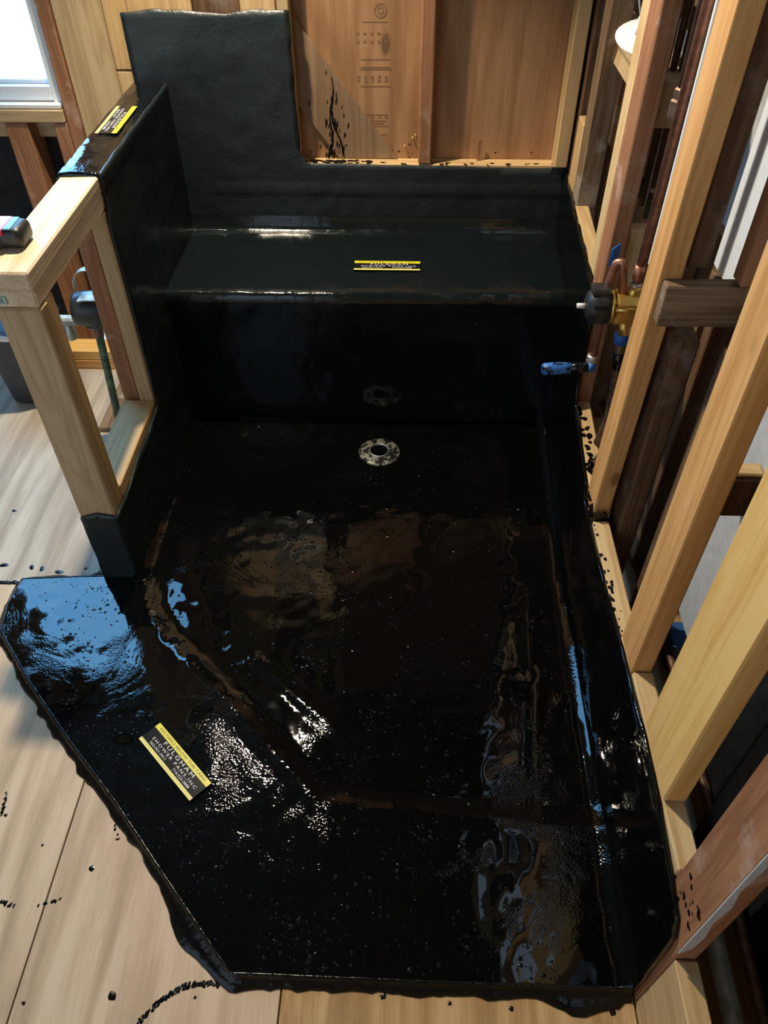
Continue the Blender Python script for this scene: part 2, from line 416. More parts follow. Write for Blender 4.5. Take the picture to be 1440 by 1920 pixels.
for xa, xb in ((-1.085, -1.042), (-1.235, -1.165), (-1.62, -1.55)): lumber('stud', (xa, xb), (2.435, 2.53), (0, .788), 'red', wb)
prism('diagonal_brace', [(-.345, 1.07), (-.338, 1.07), (-.040, .684), (-.222, .684), (-.345, .845)], 1, 2.456, 2.4675, 'brace', wb, .001)
lumber('splinter', (.205, .214), (2.45, 2.456), (.682, .745), 'red', wb, .001)
for x in (-.02, .004, .012): lumber('nail', (x, x+.003), (2.452, 2.468), (.74+x, .742+x), 'pine', wb, .0005)
# black felt paper low on the wall beside the window
panel('felt_paper', (-2.05, -.87), (2.535, 2.54), (.0, .53), 'paper'); panel('felt_paper', (-2.05, -.87), (2.533, 2.537), (.522, .80), 'paper')
wbo = lumber('wall_back_outer', (-3.0, -2.05), (2.44, 2.5), (0, 2.5), 'tan', None, .002, 2); tag(wbo, 'tan board wall left of the window', kind='structure')
wbt = lumber('wall_back_upper', (-2.05, -1.044), (2.44, 2.5), (2.24, 2.5), 'tan', None, .002, 0); tag(wbt, 'tan board header above the window', kind='structure')
# faint grade stamps printed on the plywood
st = bmesh.new()
def strip(bm, x, z, w, h, y=2.4674):
    bm.faces.new([bm.verts.new(q) for q in ((x-w/2, y, z-h/2), (x+w/2, y, z-h/2), (x+w/2, y, z+h/2), (x-w/2, y, z+h/2))])
def ringst(bm, x, z, r, w, y=2.4674):
    a = []; b = []
    for k in range(20):
        c, s = math.cos(k*.31416), math.sin(k*.31416)
        a.append(bm.verts.new((x+r*c, y, z+r*s))); b.append(bm.verts.new((x+(r-w)*c, y, z+(r-w)*s)))
    for k in range(20): bm.faces.new((a[k], a[(k+1) % 20], b[(k+1) % 20], b[k]))
for z in (1.048, .955, .935, .93, .885, .807, .79, .783, .775, .75): strip(st, -.115+.01*(z > .8), z, .085+random.uniform(-.02, .01), random.choice((.002, .0035)))
for z in (1.02, 1.0, .91, .90, .80):
    for k in range(5): strip(st, -.155+k*.02, z, .008, .006)
ringst(st, -.098, .72, .018, .004); ringst(st, -.098, .72, .008, .003); ringst(st, -.09, 1.075, .018, .004); ringst(st, -.09, 1.075, .009, .003)
link('grade_stamp', mesh_from(st, 'grade_stamp'), 'stamp', wb)

# --- window
win = empty('window_1', (-1.5, 2.5, .83), 'white vinyl window with bright daylight at the upper left', kind='structure')
lumber('window_frame', (-1.074, -1.046), (2.46, 2.52), (.832, 2.24), 'vinyl', win, .003)
lumber('window_frame', (-2.05, -2.015), (2.46, 2.52), (.832, 2.24), 'vinyl', win, .003)
lumber('window_frame', (-2.015, -1.074), (2.46, 2.52), (.842, .884), 'vinyl', win, .003)
lumber('window_frame', (-2.015, -1.074), (2.46, 2.52), (2.205, 2.24), 'vinyl', win, .003)
lumber('glazing_bead', (-2.015, -1.074), (2.475, 2.495), (.8855, .897), 'white', win, .003)
lumber('sill_flange', (-2.05, -1.046), (2.435, 2.46), (.828, .840), 'white', win, .002)
lumber('pane', (-2.013, -1.076), (2.496, 2.502), (.886, 2.204), 'window', win, 0, 2, 0)

# --- right wall: flat furring studs with blocking between them
def wx(y): return .434 + .044*max(0, y-1.35)
wr = empty('wall_right', (.453, 1.2, 0), 'open stud wall of flat-laid boards along the shower', kind='structure')
def rstud(name, y, z, mat, x=None, d=.038, bev=.003):
    x0 = wx((y[0]+y[1])/2) if x is None else x
    return lumber(name, (x0, x0+d), y, z, mat, wr, bev, 2)
H = 2.5
rstud('stud', (.360, .449), (.0, H), 'red')                 # nearest, reddish
sm = prism('plaster_smear', [(.4335, .29), (.447, .31), (.451, .37), (.444, .43), (.449, .50), (.441, .56), (.446, .64), (.437, .70), (.4335, .72)], 1, .3585, .3604, 'greyboard', wr, 0)
sm['label'] = 'pale grey plaster smear on the stud edge'
rstud('stud', (.560, .700), (.375, H), 'yellow')            # wide new yellow board
rstud('stud', (.812, .902), (.358, H), 'orange')
sd = rstud('stud', (1.236, 1.315), (.0, H), 'orange')
for v in sd.data.vertices: v.co.y -= .03*(v.co.z+.55)      # this stud leans a little
rstud('stud', (1.640, 1.722), (.37, H), 'red')
rstud('stud', (1.727, 1.795), (.675, 1.285), 'cream')
rstud('stud', (2.150, 2.225), (.56, H), 'oldgrey', d=.055)
rstud('stud', (2.262, 2.34), (.60, .85), 'pine')
def block(y, z, mat):
    o = lumber('blocking', (wx((y[0]+y[1])/2), wx((y[0]+y[1])/2)+.038), y, z, mat, wr, .003, 1)
    if y[0] > 1.3:                                        # the far half of the wall runs slightly outward
        for v in o.data.vertices: v.co.x += .044*v.co.z
    return o
block((-.35, .358), (0, .262), 'pine'); block((.451, .810), (0, .372), 'cream'); block((.811, .904), (0, .356), 'cream'); block((.906, 1.234), (0, .340), 'cream')
block((1.317, 1.80), (0, .372), 'cream'); block((1.800, 2.235), (0, .672), 'cream'); block((2.237, 2.41), (0, .66), 'pine')
lumber('cross_board', (.440, .76), (1.198, 1.232), (.868, .945), 'oldgrey', wr)
lumber('blocking', (.492, .545), (1.66, 1.70), (.62, .83), 'cream', wr, axis=2)
lumber('blocking', (.480, .512), (1.30, 1.34), (.60, .74), 'old', wr, axis=0)

# --- adjoining wall behind, with its old studs and grey board
wa = empty('wall_adjoining', (.6, 1.2, 0), 'second row of old brown studs with grey board behind the shower wall', kind='structure')
lumber('grey_board', (.77, .785), (-.4, 2.8), (.0, 2.5), 'greyboard', wa, .001, 2, 0)
lumber('stud', (.484, .522), (1.255, 1.345), (.95, H), 'old', wa)
lumber('stud', (.556, .645), (1.19, 1.228), (.95, H), 'red', wa)
lumber('stud', (.486, .532), (1.205, 1.29), (.0, .835), 'old', wa, .006)
lumber('stud', (.548, .64), (1.12, 1.16), (.0, .86), 'old', wa)
lumber('stud', (.56, .65), (1.62, 1.66), (.0, H), 'old', wa)
lumber('old_board', (.66, .68), (1.26, 1.72), (.19, .86), 'old', wa, .002, 1)
lumber('stud', (.60, .655), (1.34, 1.43), (.0, .86), 'old', wa)
lumber('stud', (.60, .69), (2.05, 2.09), (.0, H), 'old', wa)
lumber('stud', (.565, .65), (2.30, 2.34), (.0, H), 'old', wa)
lumber('grey_board', (.600, .612), (.94, 1.13), (.27, 1.7), 'greyboard', wa, .001, 2, 0)  # nearer copy of the grey board, added where the lamp reaches it
lumber('lit_board_strip', (.602, .614), (1.255, 1.43), (.87, H), 'white', wa, .001, 2, 0)  # added white strip standing in for the sky-lit part of the grey board
lumber('cross_board', (.530, .598), (.95, .99), (.646, .732), 'old', wa)
lumber('cross_board', (.535, .598), (.955, .985), (.7325, .742), 'cream', wa)  # thin pale slab forming the light top of the dark board below
lumber('stud', (.508, .60), (.515, .553), (.0, H), 'paper', wa)
lumber('felt_paper', (.655, .66), (.22, .95), (.0, .95), 'paper', wa, .001, 2, 0)
lumber('stud', (.60, .69), (.16, .2), (.10, H), 'tan', wa)
lumber('end_block', (.49, .545), (1.28, 1.33), (.44, .56), 'tan', wa, .003, 0)

# ================================================================== KNEE WALL
kw = empty('knee_wall', (-.76, 1.309, 0), 'half-height wood-framed knee wall with a bare double top plate', 'half wall')
lumber('cap_plate', (-.806, -.716), (1.309, 2.418), (.8605, .898), 'cap', kw, .004)
lumber('top_plate', (-.805, -.717), (1.311, 2.418), (.822, .8600), 'cap', kw, .004)
lumber('post', (-.805, -.715), (1.309, 1.347), (.0, .8215), 'tan', kw, .004)
lumber('post', (-.803, -.717), (1.3475, 1.383), (.0, .8215), 'pine', kw, .004)
lumber('bottom_plate', (-.805, -.715), (1.3835, 1.737), (.243, .281), 'pine', kw)
lumber('blocking', (-.803, -.717), (1.3835, 2.40), (.0, .2425), 'pine', kw, axis=1)
lumber('stud', (-.757, -.715), (1.738, 1.79), (.243, .8215), 'tan', kw)
lumber('stud', (-.806, -.760), (1.748, 1.80), (.243, .8215), 'red', kw)
lumber('stud', (-.805, -.715), (2.37, 2.418), (.243, .8215), 'pine', kw)
lumber('sheathing', (-.722, -.7155), (1.79, 2.415), (.243, .8215), 'pine', kw, .001, 2, 0)
o = lumber('grade_tag', (-.802, -.776), (1.3074, 1.3092), (.832, .848), 'sticker', kw, .0003, 0, 0); o['label'] = 'small pale green tag'
gt = bmesh.new()
for k in range(4): strip(gt, -.789, .836+k*.003, .018-.003*(k % 2), .0012, 1.3071)
link('tag_print', mesh_from(gt, 'tag_print'), 'ink', o)

# ================================================================== SHOWER PAN (hot-mopped membrane)
sp = empty('shower_pan', (-.14, 1.4, 0), 'glossy black hot-mopped shower pan with bench and angled threshold', 'shower pan')
OUT = [(-.800, 1.302), (-1.017, 1.287), (-1.025, 1.21), (-1.012, 1.122), (-.879, .970), (-.735, .822), (-.598, .691), (-.432, .517), (-.299, .379), (.058, .376), (.427, .377),
       (.429, 1.35), (.455, 2.03), (-.708, 2.03), (-.708, 1.302)]
INN = [(-.690, 1.30), (-.66, 1.20), (-.60, 1.118), (-.387, .924), (-.166, .700), (.43, .660), (.46, 2.06), (-.71, 2.06), (-.71, 1.30)]
DR = (-.081, 1.848)
def seg_d(p, a, b):
    dx, dy = b[0]-a[0], b[1]-a[1]; t = max(0, min(1, ((p[0]-a[0])*dx+(p[1]-a[1])*dy)/(dx*dx+dy*dy)))
    return math.hypot(p[0]-a[0]-t*dx, p[1]-a[1]-t*dy)
CRE = INN[:6]
def pan_z(x, y):
    d = min(seg_d((x, y), CRE[i], CRE[i+1]) for i in range(5))
    if not inside((x, y), INN): d = -d
    t = max(0, min(1, (d+.012)/.062)); t = t*t*(3-2*t)
    base = .006 + .004*min(1, math.hypot(x-DR[0], y-DR[1])/1.0)
    if math.hypot(x-DR[0], y-DR[1]) < .09: base = .005
    z = .019*(1-t) + base*t
    z += .003*math.exp(-((d+.004)/.013)**2)*(1 if y < 1.05 else .3)                     # lip along the inner edge
    z += .004*math.exp(-(seg_d((x, y), (-.36, 1.06), (-.06, .80))/.012)**2)                # lap seam inside the pan
    z += .002*math.exp(-(seg_d((x, y), (.30, .70), (.33, 1.25))/.02)**2)
    z += (.0016*fbm(x, y, 1, 7) + .0009*pn(x, y, 4, 30))*(.4 if math.hypot(x-DR[0], y-DR[1]) < .12 else 1)
    dw = .429+.036*max(0, y-1.35)-x                                                        # coves against the walls
    if dw < .03: z += .5*(.03-dw)**2/.03
    dl = x+.708
    if -.005 < dl < .03 and y > 1.30: z += .5*(.03-dl)**2/.03
    if 2.03-y < .04: z += .6*(.04-(2.03-y))**2/.04
    return z
fp = lambda u, v: (u, v, pan_z(u, v))
inn_in = lambda u, v: inside((u, v), INN)
sheet('pan_floor', OUT, fp, .0125, 'tarpan', sp, 0, keep=lambda u, v: inn_in(u, v) and math.hypot(u-DR[0], v-DR[1]) > .05)
o = sheet('threshold', OUT, fp, .0125, 'tarthr', sp, 0, keep=lambda u, v: not inn_in(u, v)); o['label'] = 'wide glossy black threshold with a clipped corner'
# skirt of the threshold and the ragged foot of tar around it
def skirt(name, path, mat):
    bm = bmesh.new(); prev = None; n = 0
    pts = []
    for a, b in zip(path, path[1:]):
        k = max(2, int(math.hypot(b[0]-a[0], b[1]-a[1])/.012))
        for j in range(k): pts.append((a[0]+(b[0]-a[0])*j/k, a[1]+(b[1]-a[1])*j/k, (b[1]-a[1], -(b[0]-a[0]))))
    pts.append((path[-1][0], path[-1][1], pts[-1][2]))
    for x, y, nn in pts:
        l = math.hypot(*nn); nx, ny = nn[0]/l, nn[1]/l
        z = pan_z(x, y); e = .004*fbm(x, y, 2, 16)
        big = .022*max(0, 1-((x+.35)**2+(y-.46)**2)/.018) + .022*max(0, 1-((x-.34)**2+(y-.375)**2)/.006)
        w = .010+.008*fbm(x, y, 5, 11)+.010*max(0, fbm(x, y, 9, 26))+big
        prof = [(0, z), (.003, z+.0022), (.0065, z-.001), (.0085+e*.4, z*.5), (.010+max(0, w)*.45, .0075), (.010+max(.002, w), .003), (.011+max(.002, w), -.0005)]
        ring = [bm.verts.new((x+nx*d, y+ny*d, h)) for d, h in prof]
        if prev:
            for i in range(len(ring)-1): bm.faces.new((prev[i], prev[i+1], ring[i+1], ring[i]))
        prev = ring
    return link(name, mesh_from(bm, name, True), mat, sp)
skirt('threshold_edge', OUT[0:11], 'tardrip')
# bench: swept profile
def bench():
    prof = [(2.035, .004), (2.012, .012), (2.003, .03)]
    prof += [(1.999-.002*math.sin(k*.35), .03+k*.041) for k in range(1, 11)]
    prof += [(2.001, .457), (2.006, .467), (2.016, .4725)]
    prof += [(2.016+k*.0245, .4725-.0008*k*.3) for k in range(1, 15)]
    prof += [(2.375, .4705), (2.395, .476), (2.406, .490), (2.410, .52)]
    bm = bmesh.new(); nx = 96; prev = None
    for i in range(nx+1):
        t = i/nx; ring = []
        for j, (y, z) in enumerate(prof):
            x0 = -.709; x1 = wx(y)-.003; x = x0+(x1-x0)*t
            d = .0016*fbm(x, y, z, 6)+.0008*pn(x, y, z+5, 26)
            edge = math.exp(-((y-2.003)**2+(z-.465)**2)/.0006)
            d += edge*(.003*fbm(x, 0, 3, 18)+.0022*pn(x, y, z, 85))
            fr = 1 if z < .45 and y < 2.1 else 0
            sag = .010*math.sin(math.pi*t)*fr*(1-z/.45)*(-1)
            ring.append(bm.verts.new((x, y-(d if fr else 0)+sag*.6, z+(0 if fr else d))))
        if prev:
            for j in range(len(ring)-1): bm.faces.new((prev[j], prev[j+1], ring[j+1], ring[j]))
        prev = ring
    return link('bench', mesh_from(bm, 'bench', True), 'tarseat', sp)
b_ = bench(); b_['label'] = 'black tarred bench seat across the back'
# wall linings
ZW = lambda u, v, s=9: .0022*fbm(u, v, 3, 5)+.0012*pn(u, v, 8, 24)
RW = [(.366, 0.0), (.370, .18), (.376, .30), (.395, .335), (.448, .352), (.56, .372), (.70, .373), (.812, .362), (.905, .354), (1.0, .343), (1.236, .330), (1.315, .335), (1.32, .372), (1.45, .378), (1.60, .39),
      (1.625, .44), (1.63, .60), (1.65, .672), (1.80, .676), (2.22, .672), (2.412, .664), (2.412, 0.0)]
sheet('wall_lining', rag(RW, .016, .0045, 2, skip=(20, 21)), lambda u, v: (wx(u)-.0055+ZW(u, v), u, v), .016, 'tarside', sp, .006)
BWp = [(-.80, .46), (-.80, 1.080), (-.70, 1.088), (-.60, 1.084), (-.50, 1.078), (-.42, 1.090), (-.338, 1.086), (-.336, .686), (-.15, .682), (.20, .676), (.44, .672), (.452, .684), (.474, .686), (.486, .62), (.486, .46)]
o = sheet('wall_lining', rag(BWp, .016, .004, 4, skip=(0, 13, 14)), lambda u, v: (u, YF-.0055+ZW(u, v)*1.3+.004*math.exp(-((v-.603)/.005)**2)*(-1 if u > -.62 else 0), v), .016, 'tar', sp, .006)
LWp = [(1.303, 0), (1.303, .252), (1.40, .246), (1.52, .262), (1.62, .257), (1.735, .270), (1.739, .40), (1.743, .60), (1.741, .80), (1.758, .86), (1.760, .906), (2.414, .906), (2.414, 0)]
sheet('wall_lining', rag(LWp, .016, .0035, 6, skip=(0, 11, 12)), lambda u, v: (-.7095+ZW(u, v), u, v), .016, 'tar', sp, .006)
FWp = [(-.803, 0), (-.803, .245), (-.76, .256), (-.709, .250), (-.709, 0)]
sheet('wall_lining', rag(FWp, .012, .004, 8, skip=(3, 4)), lambda u, v: (u, 1.3045+ZW(u, v)*.6, v), .012, 'tar', sp, .005)
# tarred half of the cap: swept rounded section
def capm():
    sec = [(-.814, .855), (-.8155, .885), (-.813, .900), (-.805, .9065), (-.78, .9075), (-.75, .907), (-.722, .906), (-.710, .9005), (-.7055, .888), (-.706, .86)]
    bm = bmesh.new(); prev = None; n = 60
    rings = []
    for i in range(n+1):
        y = 1.758+i*(2.414-1.758)/n; ring = []
        for x, z in sec:
            d = .0022*fbm(x, y, z, 13)+.0016*pn(x, y, 6, 55)*(1.6 if y < 1.95 else .6)
            ring.append(bm.verts.new((x, y+(.004*fbm(x, z, 2, 20) if i == 0 else 0), z+d)))
        if prev:
            for j in range(len(ring)-1): bm.faces.new((prev[j], prev[j+1], ring[j+1], ring[j]))
        else: first = ring
        prev = ring
    low = [bm.verts.new((v.co.x*.985-.0115 if v.co.x < -.76 else v.co.x-.008, v.co.y, v.co.z-.0085)) for v in first]
    for j in range(len(first)-1): bm.faces.new((first[j], first[j+1], low[j+1], low[j]))
    return link('cap_lining', mesh_from(bm, 'cap_lining', True), 'tartop', sp)
MAT['tartop'] = tar('tar_cap', (.08, .16), (.004, .005, .006), .5, .5, 200, 45, zone=(.42, .6))
capm()

# ================================================================== DRAIN
dr = empty('shower_drain', (DR[0], DR[1], .004), 'tar-speckled round metal shower drain flange set in the black pan', 'drain')
lathe('flange', [(.031, .000), (.031, .0055), (.034, .007), (.040, .0062), (.058, .0052), (.063, .0035), (.0655, .0005)], 'drainmetal', dr, (DR[0], DR[1], .0055), None, 40)
lathe('rim', [(.0285, .004), (.0285, .0095), (.0305, .0105), (.0325, .0095), (.0325, .004)], 'steel', dr, (DR[0], DR[1], .0055), None, 40)
lathe('throat', [(.0300, .012), (.0290, -.02), (.027, -.09), (0, -.092)], 'blackplastic', dr, (DR[0], DR[1], .0055), None, 32)
for k in range(6):
    a = k*math.pi/3+.3
    lathe('bolt', [(.0045, 0), (.0045, .0035), (.003, .0045), (0, .0045)], 'drainmetal', dr, (DR[0]+.047*math.cos(a), DR[1]+.047*math.sin(a), .0105), None, 6, False)

# ================================================================== CARDS
def text_mesh(s, size, width=None, spacing=1.0):
    cu = bpy.data.curves.new('t', 'FONT'); cu.body = s; cu.size = size; cu.align_x = 'CENTER'; cu.align_y = 'CENTER'; cu.space_character = spacing
    cu.resolution_u = 2
    t = bpy.data.objects.new('t', cu); C.objects.link(t)
    dg = bpy.context.evaluated_depsgraph_get(); dg.update()
    me = bpy.data.meshes.new_from_object(t.evaluated_get(dg)); bpy.data.objects.remove(t); bpy.data.curves.remove(cu)
    if width:
        xs = [v.co.x for v in me.vertices]; k = width/(max(xs)-min(xs)); c = (max(xs)+min(xs))/2
        for v in me.vertices: v.co.x = (v.co.x-c)*k
    return me
def card(loc, xdir, label, Lc=.20, Wc=.056):
    x = Vector(xdir).normalized(); y = Vector((0, 0, 1)).cross(x); y.normalize(); z = x.cross(y)
    R = Matrix((x, y, z)).transposed()
    root = empty('label_card', loc, label, 'card', 'shower pan maker cards')
    def at(u, v, w=0): return Vector(loc)+x*u+y*v+z*w
    def slab(name, u0, u1, v0, v1, w0, w1, mat):
        return link(name, mesh_from(box_bm(u1-u0, v1-v0, w1-w0, 0), name), mat, root, at((u0+u1)/2, (v0+v1)/2, (w0+w1)/2), R)
    slab('card_base', -Lc/2, Lc/2, -Wc/2, Wc/2, 0, .0012, 'cardblack')
    slab('top_stripe', -Lc/2, Lc/2, Wc/2-.0135, Wc/2, .0012, .0015, 'yel')
    slab('bottom_stripe', -Lc/2, Lc/2, -Wc/2, -Wc/2+.0085, .0012, .0015, 'yelpale')
    def txt(s, size, u, v, width, mat, sp_=1.0):
        link('lettering', text_mesh(s, size, width, sp_), mat, root, at(u, v, .00175), R)
    txt('NO NAILS BELOW THIS CARD', .0085, 0, Wc/2-.0068, .172, 'ink')
    txt('FULGHAM', .0125, .006, .0078, .112, 'cardwhite', 1.35)
    txt('SHOWER PANS,INC', .0100, .004, -.0035, .166, 'cardwhite', 1.35)
    txt('562-921-3411', .0085, -.045, -.0134, .060, 'cardwhite')
    txt('714-523-2888', .0085, .045, -.0134, .060, 'cardwhite')
    return root
card((-.0640, 2.166, .4760), (1, 0, 0), 'black and yellow lettered card lying flat on the bench seat')
card((-.7625, 2.096, .9105), (0, -1, 0), 'black and yellow lettered card on the tarred knee wall cap')
card((-.492, .780, .0255), (.719, -.694, 0), 'large angled black and yellow lettered card on the front threshold')

# ================================================================== PLUMBING: right-hand valve
sv = empty('shower_valve', (.45, 1.46, .757), 'brass shower valve with black plastic guard and copper pipes in the stud wall', 'valve')
RXX = Matrix.Rotation(math.pi/2, 3, 'Y')     # local z -> +x
g = lathe('guard', [(0, 0), (.018, .001), (.030, .006), (.037, .016), (.0385, .03), (.036, .050), (.0, .0502)], 'blackplastic', sv, (.374, 1.46, .757), RXX, 20)
lumber('guard_tab', (.382, .420), (1.442, 1.478), (.788, .802), 'blackplastic', g, .003, 0)
lumber('guard_slot', (.384, .414), (1.4195, 1.424), (.770, .780), 'paper', g, .001, 0)
tube('guard_screw', [(.358, 1.46, .757), (.378, 1.46, .757)], .0055, 'white', g)
lathe('brass_ring', [(.030, 0), (.036, .001), (.036, .007), (.030, .008)], 'brass', sv, (.423, 1.46, .757), RXX, 24)
bd = link('brass_body', mesh_from(box_bm(.066, .060, .066, .012), 'brass_body'), 'brass', sv, (.460, 1.46, .755))
tube('brass_rib', [(.432, 1.434, .764), (.484, 1.434, .764)], .007, 'brass', bd)
tube('brass_port', [(.468, 1.46, .772), (.471, 1.46, .806)], .014, 'brass', sv)
tube('brass_port', [(.462, 1.455, .735), (.466, 1.44, .700)], .014, 'brass', sv)
tube('brass_port', [(.472, 1.45, .745), (.487, 1.44, .728)], .013, 'brass', sv)
tube('pipe_thread', [(.470, 1.46, .800), (.471, 1.46, .812)], .0135, 'solder', sv)
tube('riser_pipe', [(.4705, 1.46, .806), (.476, 1.46, H)], .0092, 'copper', sv)
tube('pipe_collar', [(.4705, 1.46, .818), (.4708, 1.46, .850)], .0108, 'copper', sv)
tube('loop_pipe', bend([(.449, 1.462, .782), (.437, 1.468, .852), (.424, 1.475, .848), (.4185, 1.478, .795), (.4195, 1.474, .622)], 5, .012), .0085, 'copper', sv)
sup = tube('supply_pipe', bend([(.462, 1.450, .706), (.476, 1.455, .60), (.487, 1.460, .45), (.478, 1.468, .376)], 4, .03), .0125, 'copperold', sv)
tube('tape_band', [(.4625, 1.4505, .702), (.466, 1.4515, .674)], .0152, 'blueplain', sup)
tube('tar_smear', [(.469, 1.4525, .650), (.475, 1.4545, .608)], .0132, 'stubtar', sup)
tube('supply_pipe', bend([(.492, 1.47, .45), (.472, 1.40, .40), (.452, 1.385, .382)], 4, .02), .0085, 'copper', sv)
tube('white_pipe', [(.482, 1.444, .732), (.496, 1.425, .672)], .0095, 'white', sv)
lathe('elbow', [(.0, 0), (.0125, 0), (.0135, .006), (.0135, .022), (.0125, .026), (0, .026)], 'solder', sv, (.4195, 1.474, .600), None, 14)
stb = tube('spout_stub', [(.424, 1.466, .600), (.362, 1.463, .598)], .0112, 'stubtar', sv)
tube('tape_wrap', [(.372, 1.464, .598), (.350, 1.462, .5975), (.325, 1.461, .597), (.311, 1.460, .5965), (.306, 1.460, .5965)], .014, 'bluetape', stb, 14, True, True, [.0118, .0138, .0142, .0135, .008])
tube('tape_band', [(.425, 1.466, .600), (.410, 1.4655, .5995)], .0122, 'bluetape', stb)
bt = lumber('blue_tape_patch', (.447, .450), (1.575, 1.612), (.785, .825), 'blueplain', None, .0005, 2); tag(bt, 'square of blue tape stuck beside the brass valve', 'tape')
bt.rotation_euler = (0, 0, math.radians(-40)); bt.location.x += .003

# other pipes behind the studs
def pipe(pts, r, mat, label, group=None, cat='pipe', name='copper_pipe'):
    o = tube(name, pts, r, mat); return tag(o, label, cat, group)
pp = pipe([(.505, 1.58, 1.12), (.512, 1.60, H)], .011, 'copperold', 'dark bronze pipe with hex fitting behind the bright copper riser')
lathe('hex_fitting', [(.010, -.03), (.018, -.028), (.018, .0), (.015, .004), (.015, .02), (.011, .024)], 'copperold', pp, (.505, 1.58, 1.12), None, 6, False)
for k, (x, lb) in enumerate(((.522, 'thin tarnished copper pipe nearest the dark stud, with green tip'), (.536, 'middle thin tarnished copper pipe below the notched beam'), (.552, 'thin tarnished copper pipe nearest the copper riser, with green tip'))):
    p_ = pipe([(x, 1.78-.01*k, .86-.02*k), (x, 1.78-.01*k, 1.50)], .0078, 'copperold', lb, 'thin copper pipes under the notched beam')
    if k != 1:
        tube('solder_ring', [(x, 1.78-.01*k, .915-.02*k), (x, 1.78-.01*k, .925-.02*k)], .0094, 'solder', p_)
        tube('green_tip', [(x, 1.78-.01*k, .855-.02*k), (x, 1.78-.01*k, .90-.02*k)], .0092, 'verdigris', p_)
cd_ = pipe([(.592, 1.70, .06), (.590, .9, .06), (.572, .05, .06)], .017, 'galv', 'grey conduit running low behind the shower wall studs', None, 'conduit', 'conduit')
cd2 = pipe([(.645, 2.1, .06), (.64, .9, .06), (.628, .05, .06)], .012, 'copperold', 'thin dark pipe running beside the grey conduit', None, 'conduit', 'conduit')
# foil duct in the near right corner
bmd = bmesh.new(); prevr = None
for i in range(46):
    x = .665+i*.008; r = .075+.006*(i % 2); ring = []
    for k in range(20):
        a = 2*math.pi*k/20; q = r*(1+.05*pn(x, a, 0, 12))
        ring.append(bmd.verts.new((x, .23+q*math.cos(a), .09+q*math.sin(a))))
    if prevr:
        for k in range(20): bmd.faces.new((prevr[k], prevr[(k+1) % 20], ring[(k+1) % 20], ring[k]))
    else: bmd.faces.new(ring)
    prevr = ring
tag(link('foil_duct', mesh_from(bmd, 'foil_duct', True), 'foil'), 'crinkled silver foil duct in the lower right corner', 'duct')

# notched beam, white dish with straps
nb = prism('notched_beam', [(.500, 1.03), (.506, 1.065), (.500, 1.075), (.505, 1.115), (.512, 1.12), (.556, 1.12), (.556, 1.03)], 1, 1.70, 2.36, 'tan', None, .003)
tag(nb, 'tan beam with a notched rounded end between the right studs', 'beam')
ds = empty('light_dish', (.528, 1.93, 1.135), 'round white dish with grey straps and a green tag behind the right studs', 'dish')
Rt = Matrix.Rotation(math.radians(14), 3, 'X')
lathe('dish', [(.0, .012), (.04, .010), (.06, .004), (.082, .0), (.085, .003), (.080, .007), (.05, .018), (.042, .050), (.0, .055)], 'white', ds, (.528, 1.93, 1.135), Rt, 32)
for k in (-1, 0, 1): tube('strap', [(.50+.022*k, 1.885, 1.155), (.506+.020*k, 1.892, 1.175), (.516+.016*k, 1.91, 1.205)], .006, 'galv', ds, 8)
lumber('green_tag', (.497, .522), (1.915, 1.93), (1.185, 1.30), 'green', ds, .003)
tube('wire', [(.487, 1.885, 1.16), (.462, 1.93, 1.26), (.44, 1.96, 1.40)], .0018, 'white', ds, 6)
tube('wire', [(.515, 1.91, 1.24), (.49, 1.97, 1.255), (.465, 2.05, 1.30)], .004, 'white', ds, 6)
ws = lumber('white_strip', (.4785, .4885), (1.436, 1.447), (.86, 2.4), 'white', None, .002, 2, 0); tag(ws, 'tall white painted strip behind the copper riser', 'trim')
# blue tote behind the orange stud
bx = empty('blue_tote', (.70, 1.12, 0), 'dark blue plastic crate on the floor behind the orange stud', 'crate')
lumber('front', (.640, .765), (1.055, 1.063), (.012, .105), 'blue', bx, .002, 0); lumber('rim', (.636, .768), (1.05, 1.10), (.105, .113), 'blue', bx, .002, 0)
lumber('side', (.640, .646), (1.063, 1.20), (.012, .105), 'blue', bx, .002, 1); lumber('base', (.640, .765), (1.063, 1.20), (.002, .012), 'blue', bx, .002, 1)

# ================================================================== PLUMBING: left, seen through the knee wall
tv = empty('tub_valve', (-.91, 1.90, 0), 'black tub filler valve with a bent metal strap on a tarnished pipe', 'valve')
tube('riser_pipe', [(-.918, 1.90, .004), (-.889, 1.90, .43)], .0115, 'verdigris', tv)
tube('pipe_collar', [(-.8915, 1.90, .385), (-.889, 1.90, .425)], .0135, 'copperold', tv)
RYY = Matrix.Rotation(math.pi/2, 3, 'Y')
lathe('guard', [(0, 0), (.046, .002), (.050, .014), (.050, .045), (.044, .075), (.036, .095), (0, .096)], 'blackplastic', tv, (-.935, 1.90, .475), RYY, 22)
lumber('lower_block', (-.915, -.845), (1.87, 1.93), (.420, .455), 'blackplastic', tv, .008, 0)
lumber('inlet_arm', (-1.00, -.90), (1.885, 1.915), (.425, .448), 'galv', tv, .006, 0)
lathe('inlet_fitting', [(.012, 0), (.016, .004), (.016, .03), (.013, .034), (.011, .05)], 'steel', tv, (-.975, 1.90, .375), None, 14)
